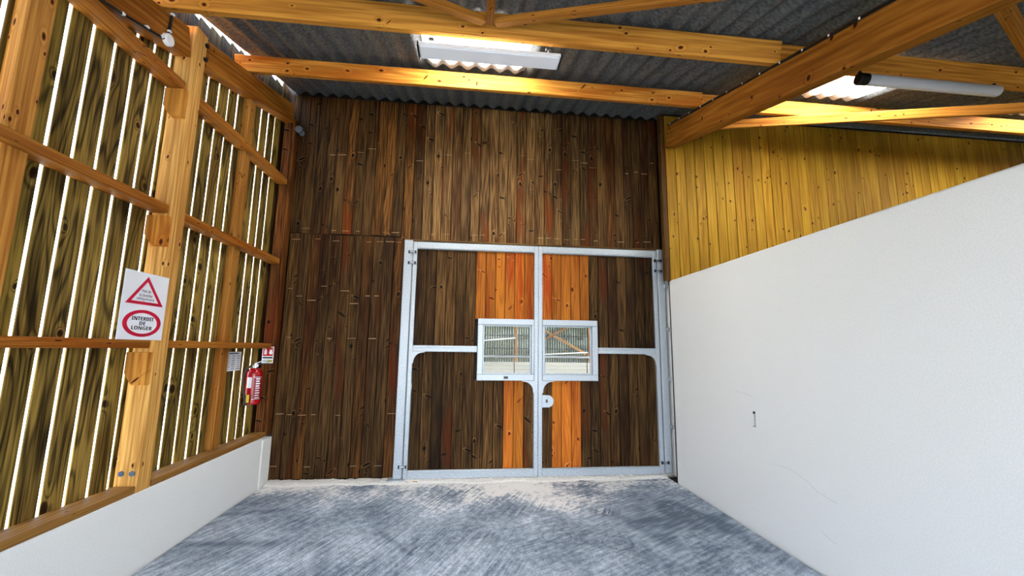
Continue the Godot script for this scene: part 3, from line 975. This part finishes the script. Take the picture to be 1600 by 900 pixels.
func build_lamps():
	# flat linear luminaire hung under the near purlin
	var l := thing("batten_lamp", "long flat white light fitting hung under the clear rooflight", "lamp", Vector3(0.135, 4.02, -3.19))
	box(l, "body", M.white, Vector3(0, 0.020, 0), Vector3(1.175, 0.03, 0.165), 0.004)
	box(l, "diffuser", M.diffuser, Vector3(0, 0.0, 0), Vector3(1.155, 0.014, 0.145), 0.004)
	for s in [-1, 1]:
		box(l, "end_cap", M.black, Vector3(s * 0.5925, 0.014, 0), Vector3(0.012, 0.046, 0.168), 0.002)
		put(l, "hanger", cyl(null, Vector3(s * 0.49, 0.035, 0.03), Vector3(s * 0.49, 0.10, 0.03), 0.005).mesh(), M.steel)
		box(l, "bracket", M.darksteel, Vector3(s * 0.49, 0.101, 0.03), Vector3(0.045, 0.012, 0.03), 0.002)
	box(l, "driver_box", M.steel, Vector3(0.28, 0.052, -0.02), Vector3(0.24, 0.034, 0.05), 0.003)
	put(l, "flex", tube([Vector3(0.40, 0.05, -0.02), Vector3(0.45, 0.075, -0.02), Vector3(0.50, 0.09, -0.02), Vector3(0.55, 0.075, -0.02), Vector3(0.575, 0.04, -0.02)], 0.005).mesh(), M.black)
	# tubular luminaire of the right bay
	var t := thing("tube_lamp", "round tubular lamp under the purlin of the right bay", "lamp", Vector3(4.14, 4.02, -3.05))
	var ax := Basis(Vector3(0, 0, 1), PI / 2)
	put(t, "tube", lathe([[0, -0.70], [0.035, -0.695], [0.049, -0.68], [0.049, 0.68], [0.035, 0.695], [0, 0.70]], 28, null, Vector3.ZERO, ax).mesh(), M.diffuser)
	put(t, "end_cap", lathe([[0, 0.66], [0.052, 0.66], [0.052, 0.735], [0.04, 0.745], [0, 0.745]], 24, null, Vector3.ZERO, ax).mesh(), M.black)
	for s in [-1, 1]:
		put(t, "hanger", cyl(null, Vector3(s * 0.69, 0.045, -0.02), Vector3(s * 0.69, 0.09, -0.02), 0.014).mesh(), M.darksteel)

func build_signs():
	# riding helmet sign and keep-off sign on one plate
	var s := thing("warning_sign", "white plate with red triangle and red ellipse on the big post", "sign", Vector3(-2.296, 1.872, -3.243))
	s.rotation = Vector3(0, PI / 2, 0)
	box(s, "plate", M.signwhite, Vector3.ZERO, Vector3(0.418, 0.476, 0.004), 0.001)
	var tri := func(k: float, c: Vector2) -> PackedVector2Array:
		return PackedVector2Array([c + Vector2(0, 0.128) * k, c + Vector2(-0.178, -0.075) * k, c + Vector2(0.178, -0.075) * k])
	var tc := Vector2(-0.002, 0.085)
	put(s, "triangle", ring(tri.call(1.0, tc), tri.call(0.72, tc), 0.0012).mesh(), M.signred, Vector3(0, 0, 0.0026))
	put(s, "ellipse", ring(ellipse(0.178, 0.095, 48), ellipse(0.14, 0.073, 48), 0.0012).mesh(), M.signred, Vector3(0, -0.122, 0.0026))
	letters(s, "lettering", "Port de", 0.022, 0.082, Vector3(-0.002, 0.108, 0.0028), M.grey_ink)
	letters(s, "lettering", "la bombe", 0.022, 0.122, Vector3(-0.002, 0.078, 0.0028), M.grey_ink)
	letters(s, "lettering", "obligatoire", 0.026, 0.166, Vector3(-0.002, 0.049, 0.0028), M.grey_ink)
	letters(s, "lettering", "INTERDIT", 0.026, 0.205, Vector3(0, -0.089, 0.0028), M.ink, 700)
	letters(s, "lettering", "DE", 0.026, 0.056, Vector3(0, -0.122, 0.0028), M.ink, 700)
	letters(s, "lettering", "LONGER", 0.026, 0.19, Vector3(0, -0.155, 0.0028), M.ink, 700)
	# paper notice
	var n := thing("notice_sheet", "small pale printed notice on the slats left of the fire extinguisher", "notice", Vector3(-2.4585, 1.437, -4.80))
	n.rotation = Vector3(0, PI / 2, 0)
	box(n, "sheet", M.signwhite, Vector3.ZERO, Vector3(0.30, 0.20, 0.003), 0.001)
	box(n, "printed_line", M.grey_ink, Vector3(0, 0.083, 0.0018), Vector3(0.20, 0.013, 0.001), 0.0)
	for i in 7:
		for c in 3:
			var w := rng.randf_range(0.03, 0.075)
			box(n, "printed_line", M.ink if (i * 3 + c) % 5 == 0 else M.grey_ink, Vector3(-0.10 + c * 0.10, 0.056 - i * 0.0225, 0.0018), Vector3(w, 0.0065, 0.001), 0.0)
	# fire extinguisher pictogram sign
	var f := thing("fire_sign", "small red and white extinguisher sign on the corner post", "sign", Vector3(-2.368, 1.497, -5.377))
	box(f, "plate", M.signwhite, Vector3.ZERO, Vector3(0.130, 0.195, 0.003), 0.001)
	box(f, "red_panel", M.firered, Vector3(0, 0.038, 0.0018), Vector3(0.114, 0.102, 0.001), 0.0)
	var ex := PackedVector2Array([Vector2(-0.014, -0.034), Vector2(0.014, -0.034), Vector2(0.014, 0.014), Vector2(0.006, 0.022), Vector2(0.006, 0.034), Vector2(-0.018, 0.036), Vector2(-0.018, 0.028), Vector2(-0.006, 0.026), Vector2(-0.006, 0.022), Vector2(-0.014, 0.014)])
	put(f, "pictogram", prism(ex, 0.001).mesh(), M.signwhite, Vector3(-0.028, 0.04, 0.0026))
	var fl := PackedVector2Array([Vector2(0, -0.034), Vector2(0.02, -0.03), Vector2(0.024, -0.008), Vector2(0.016, 0.012), Vector2(0.018, 0.034), Vector2(0.004, 0.016), Vector2(-0.006, 0.028), Vector2(-0.012, 0.0), Vector2(-0.016, -0.02)])
	put(f, "pictogram", prism(fl, 0.001).mesh(), M.signwhite, Vector3(0.028, 0.04, 0.0026))
	box(f, "black_band", M.ink, Vector3(0, -0.032, 0.0018), Vector3(0.114, 0.018, 0.001), 0.0)
	box(f, "yellow_band", M.olive_ink, Vector3(0.026, -0.072, 0.0018), Vector3(0.06, 0.026, 0.001), 0.0)
	for i in 3: put(f, "pictogram", prism(PackedVector2Array([Vector2(-0.006, -0.008), Vector2(0.006, -0.008), Vector2(0, 0.006)]), 0.001).mesh(), M.ink, Vector3(-0.045 + i * 0.017, -0.073, 0.0018))

func build_extinguisher():
	var e := thing("fire_extinguisher", "red fire extinguisher hanging in the corner beside the gate wall", "fire extinguisher", Vector3(-2.37, 0.955, -5.105))
	put(e, "cylinder", lathe([[0, 0.0], [0.062, 0.0], [0.078, 0.008], [0.082, 0.022], [0.082, 0.335], [0.078, 0.358], [0.064, 0.382], [0.04, 0.398], [0.026, 0.402], [0, 0.402]], 36).mesh(), M.red)
	put(e, "valve", lathe([[0.026, 0.398], [0.026, 0.414], [0.034, 0.416], [0.034, 0.432], [0.016, 0.436], [0.016, 0.452], [0, 0.452]], 20).mesh(), M.chrome)
	var q := Vector3(1, 0, 0)
	put(e, "squeeze_lever", tube([Vector3(0.0, 0.448, 0.0), Vector3(0.035, 0.468, -0.02), Vector3(0.075, 0.482, -0.04), Vector3(0.10, 0.476, -0.055)], 0.009).mesh(), M.chrome)
	put(e, "carry_handle", tube([Vector3(0.0, 0.436, 0.0), Vector3(0.04, 0.444, -0.02), Vector3(0.085, 0.442, -0.045)], 0.009).mesh(), M.darksteel)
	put(e, "gauge", cyl(null, Vector3(0.02, 0.43, 0.022), Vector3(0.032, 0.43, 0.036), 0.016, 16).mesh(), M.white)
	var hp := []
	for k in 15:
		var t := k / 14.0
		hp.append(Vector3(-0.02 - 0.055 * sin(t * PI) * 0.6 + 0.01 * t, 0.435 - 0.40 * t + 0.05 * sin(t * PI * 1.0), 0.05 + 0.075 * sin(minf(t * 2.2, 1.0) * PI / 2)))
	put(e, "hose", tube(hp, 0.010).mesh(), M.black)
	put(e, "nozzle", cyl(null, Vector3(-0.012, 0.0, 0.125), Vector3(-0.012, 0.11, 0.125), 0.017, 12, 0.011).mesh(), M.black)
	box(e, "yellow_tag", M.yellow_ink, Vector3(0.012, 0.075, 0.131), Vector3(0.03, 0.085, 0.006), 0.001)
	# curved labels wrapped on the cylinder
	var wrap := func(a0: float, a1: float, y0: float, y1: float, r: float) -> Mesh:
		var g := Geo.new()
		var n := 10
		for k in n:
			var t0 := lerpf(a0, a1, float(k) / n)
			var t1 := lerpf(a0, a1, float(k + 1) / n)
			var c0 := Vector3(cos(t0), 0, sin(t0))
			var c1 := Vector3(cos(t1), 0, sin(t1))
			g.quad([c0 * r + Vector3(0, y0, 0), c1 * r + Vector3(0, y0, 0), c1 * r + Vector3(0, y1, 0), c0 * r + Vector3(0, y1, 0)], [c0, c1, c1, c0], [Vector2.ZERO, Vector2.ZERO, Vector2.ZERO, Vector2.ZERO])
		return g.mesh()
	var A := deg_to_rad(60)   # direction to the viewer, angle from +x to +z
	put(e, "tag_label", wrap.call(A + 0.35, A + 0.95, 0.185, 0.30, 0.0832), M.signwhite)
	put(e, "instruction_label", wrap.call(A - 0.95, A + 0.22, 0.06, 0.31, 0.0826), mat(Color(0.52, 0.02, 0.06), 0.3))
	for k in 9:
		var yy := 0.285 - k * 0.026
		put(e, "printed_line", wrap.call(A - 0.75 + (0.1 if k % 2 else 0.0), A - 0.15, yy - 0.005 - (0.004 if k < 4 else 0.0), yy + 0.005, 0.0832), M.signwhite)
	for yb in [0.06, 0.30]: put(e, "printed_line", wrap.call(A - 0.9, A + 0.18, yb, yb + 0.004, 0.0832), M.signwhite)
	box(e, "wall_hook", M.darksteel, Vector3(-0.085, 0.36, 0), Vector3(0.03, 0.07, 0.03), 0.003)

func build_small():
	# round junction box with black cable on the near left rafter
	var j := thing("junction_box", "round white junction box on the left rafter", "junction box", Vector3(-2.327, 3.892, -3.129))
	put(j, "lid", lathe([[0, 0], [0.046, 0], [0.046, 0.026], [0.04, 0.032], [0, 0.032]], 28, null, Vector3.ZERO, Basis(Vector3(0, 0, 1), -PI / 2)).mesh(), M.white)
	var xr := -2.318
	var c := thing("electric_cable", "black cable with white clips along the left rafter to the junction box", "cable")
	put(c, "cable", tube([Vector3(xr, 4.10, -3.139), Vector3(xr, 4.0, -3.135), Vector3(xr, 3.935, -3.131)], 0.010).mesh(), M.black)
	put(c, "cable", tube([Vector3(xr, 3.874, -3.09), Vector3(xr, 3.83, -2.96), Vector3(xr, 3.765, -2.74), Vector3(xr, 3.62, -2.2)], 0.010).mesh(), M.black)
	for q in [[4.115, -3.139], [3.965, -3.132], [3.868, -3.065], [3.832, -2.93], [3.762, -2.73], [3.69, -2.46]]:
		box(c, "clip", M.white, Vector3(xr + 0.003, q[0], q[1]), Vector3(0.026, 0.018, 0.024), 0.004)
	# cable on the right rafter
	var r := thing("electric_cable", "black cable with white clips along the top of the right rafter", "cable")
	var pts := []
	for k in 13:
		var az := lerpf(1.2, 5.0, k / 12.0)
		pts.append(Vector3(2.628, rtop(az) - 0.014 + 0.003 * sin(k * 2.3), -az))
	put(r, "cable", tube(pts, 0.011).mesh(), M.black)
	var az := 4.93
	while az > 1.3:
		box(r, "clip", M.white, Vector3(2.624, rtop(az) - 0.014, -az), Vector3(0.024, 0.016, 0.014), 0.003)
		az -= 0.24
	# grey pipe stub under the roof corner
	var ps := thing("pipe_stub", "small grey plastic pipe stub at the end of the left rafter", "pipe", Vector3(-2.243, 4.40, -5.40))
	put(ps, "pipe", cyl(null, Vector3(0, 0, -0.06), Vector3(0, 0, 0.05), 0.035, 16).mesh(), mat(Color(0.45, 0.50, 0.55), 0.5))
	put(ps, "collar", cyl(null, Vector3(0, 0, 0.03), Vector3(0, 0, 0.06), 0.045, 16).mesh(), mat(Color(0.30, 0.34, 0.38), 0.5))
	# small metal hasp on the white wall
	var a := thing("wall_hook", "small thin metal hook fixed on the white wall", "hook", Vector3(2.648, 0.997, -3.685))
	box(a, "strip", M.galv, Vector3(-0.002, 0, 0), Vector3(0.006, 0.135, 0.014), 0.002)
	put(a, "screw", cyl(null, Vector3(-0.002, 0.058, 0), Vector3(-0.010, 0.058, 0), 0.012, 10).mesh(), M.darksteel)
	box(a, "lip", M.steel, Vector3(-0.010, -0.064, 0), Vector3(0.018, 0.008, 0.026), 0.002)

func build_arena():
	# the hall seen through the gate windows
	var z := -25.0
	var w := struct("wall_arena", "far slatted wall seen through the gate windows", "wall")
	var g := Geo.new()
	var x := -2.5
	while x < 24.4:
		wbox(g, Vector3(0.085, 3.4, 0.03), 1, 0, 1, 0, 1.0, 0.0, Vector3(x, 2.5, z))
		x += 0.145
	var sl := put(w, "slats", g.mesh(), M.slat)
	sl.set_meta("kind", "stuff")
	for y in [1.66, 2.42]: box(w, "slat_rail", M.slat, Vector3(11, y, z + 0.05), Vector3(26.8, 0.06, 0.06), 0.0)
	for i in 4:
		wood(w, "kick_board", "yellow", Vector3(11, 0.11 + i * 0.218, z + 0.24), Vector3(26.8, 0.205, 0.05), 0, Color(1, 1, 1))
		w.get_child(w.get_child_count() - 1).material_override = M.pale
	var fl := struct("floor_arena", "pale sand floor of the arena beyond the gate", "floor")
	box(fl, "sand", M.pale, Vector3(11, -0.08, -15.6), Vector3(27, 0.1, 20), 0.0)
	var rf := struct("ceiling_arena", "roof of the arena beyond the gate", "roof")
	box(rf, "roof_panel", M.fibre, Vector3(11, 5.6, -10.6), Vector3(27, 0.1, 10.0), 0.0)
	box(rf, "roof_panel", M.fibre, Vector3(11, 5.6, -22.55), Vector3(27, 0.1, 12.1), 0.0)  # unseen far overhang lengthened to keep sun off the kick boards
	box(rf, "added_light_strip", M.sky, Vector3(11, 5.6, -16.05), Vector3(27, 0.004, 0.9), 0.0)  # unseen translucent strip added to brighten the kick boards
	for x2 in [-2.56, 24.5]:
		var sw := struct("wall_arena_side", "closed side wall of the arena beyond the gate", "wall")
		box(sw, "side_panel", M.backing, Vector3(x2, 2.7, -15.6), Vector3(0.1, 5.7, 19.9), 0.0)
	var gw := struct("wall_arena_top", "boarding over the far slatted wall", "wall")
	box(gw, "top_panel", M.backing, Vector3(11, 4.9, z), Vector3(27, 1.4, 0.1), 0.0)
	var p := wood(self, "arena_post", "beam", Vector3(2.93, 2.5, z + 0.13), Vector3(0.2, 5.0, 0.14), 1, Color(0.75, 0.62, 0.4))
	tag(p, "brown timber post seen through the left gate window", "post")
	p = wood(self, "arena_post", "beam", Vector3(7.62, 2.5, z + 0.13), Vector3(0.5, 5.0, 0.14), 1, Color(0.85, 0.72, 0.66))
	tag(p, "pinkish brown post at the edge of the right gate window", "post")
	beam("arena_brace", Vector3(4.3, 2.95, z + 0.15), Vector3(7.36, 1.30, z + 0.15), 0.1, 0.14, "brown brace falling to the right, seen through the right gate window", "brace", "arena braces", Color(0.7, 0.6, 0.4))
	beam("arena_brace", Vector3(4.2, 1.95, z + 0.27), Vector3(6.2, 3.05, z + 0.27), 0.1, 0.13, "brown brace rising to the right, seen through the right gate window", "brace", "arena braces", Color(0.6, 0.52, 0.36))
	var rl := thing("arena_fence", "white fence with a round rail seen through both gate windows", "fence", Vector3(2.5, -0.03, -12.0))
	put(rl, "rail", cyl(null, Vector3(-4.6, 1.43, 0), Vector3(8.0, 1.43, 0), 0.027).mesh(), M.white)
	for xx in [-4.5, 4.2, 7.9]: put(rl, "post", cyl(null, Vector3(xx, 0, 0), Vector3(xx, 1.44, 0), 0.03).mesh(), M.white)
	for q in [[0.15, 2.1, 1.94, 2.12, "slanting pale jump pole on stands through the left gate window"], [3.1, 5.3, 1.42, 1.54, "pale jump pole on stands through the right gate window"]]:
		var o := thing("jump_pole", q[4], "pole", Vector3(q[0], -0.03, -18.0), "jump poles")
		put(o, "pole", cyl(null, Vector3(0, q[2], 0), Vector3(q[1] - q[0], q[3], 0), 0.024).mesh(), M.white)
		for e in [[0.02, q[2]], [q[1] - q[0] - 0.02, q[3]]]:
			put(o, "stand", cyl(null, Vector3(e[0], 0, -0.05), Vector3(e[0], e[1] + 0.05, -0.05), 0.02).mesh(), M.slat)
	# dark hedge behind the slats
	var h := Geo.new()
	var hn := noise(91, 1.0, 4)
	var hp := func(i: int, k: int) -> Vector3:
		var hx := -14.0 + 50.0 * i / 90.0
		var hy := 8.0 * k / 20.0
		var d := hn.get_noise_2d(hx * 0.5, hy * 0.7) * 1.2 + hn.get_noise_2d(hx * 1.7, hy * 1.9) * 0.5
		var over := clampf((hy - 6.0 - hn.get_noise_2d(hx * 0.3, 9.0) * 1.5) * 1.2, 0.0, 4.0)
		return Vector3(hx, hy - over * 0.5, -33.0 + d - over)
	for i in 90:
		for k in 20:
			var q := [hp.call(i, k), hp.call(i + 1, k), hp.call(i + 1, k + 1), hp.call(i, k + 1)]
			var no: Vector3 = (q[1] - q[0]).cross(q[3] - q[0]).normalized()
			h.flat(q, no)
	for i in 90:      # the back, so that it has depth
		var a: Vector3 = hp.call(i, 20)
		var b: Vector3 = hp.call(i + 1, 20)
		h.flat([a, b, Vector3(b.x, -0.1, -38), Vector3(a.x, -0.1, -38)], Vector3(0, 0.5, -0.8).normalized())
	var ho := put(self, "hedge", h.mesh(), M.hedge)
	tag(ho, "dark hedge behind the far slats, seen through the gate windows", "hedge", "", "stuff")
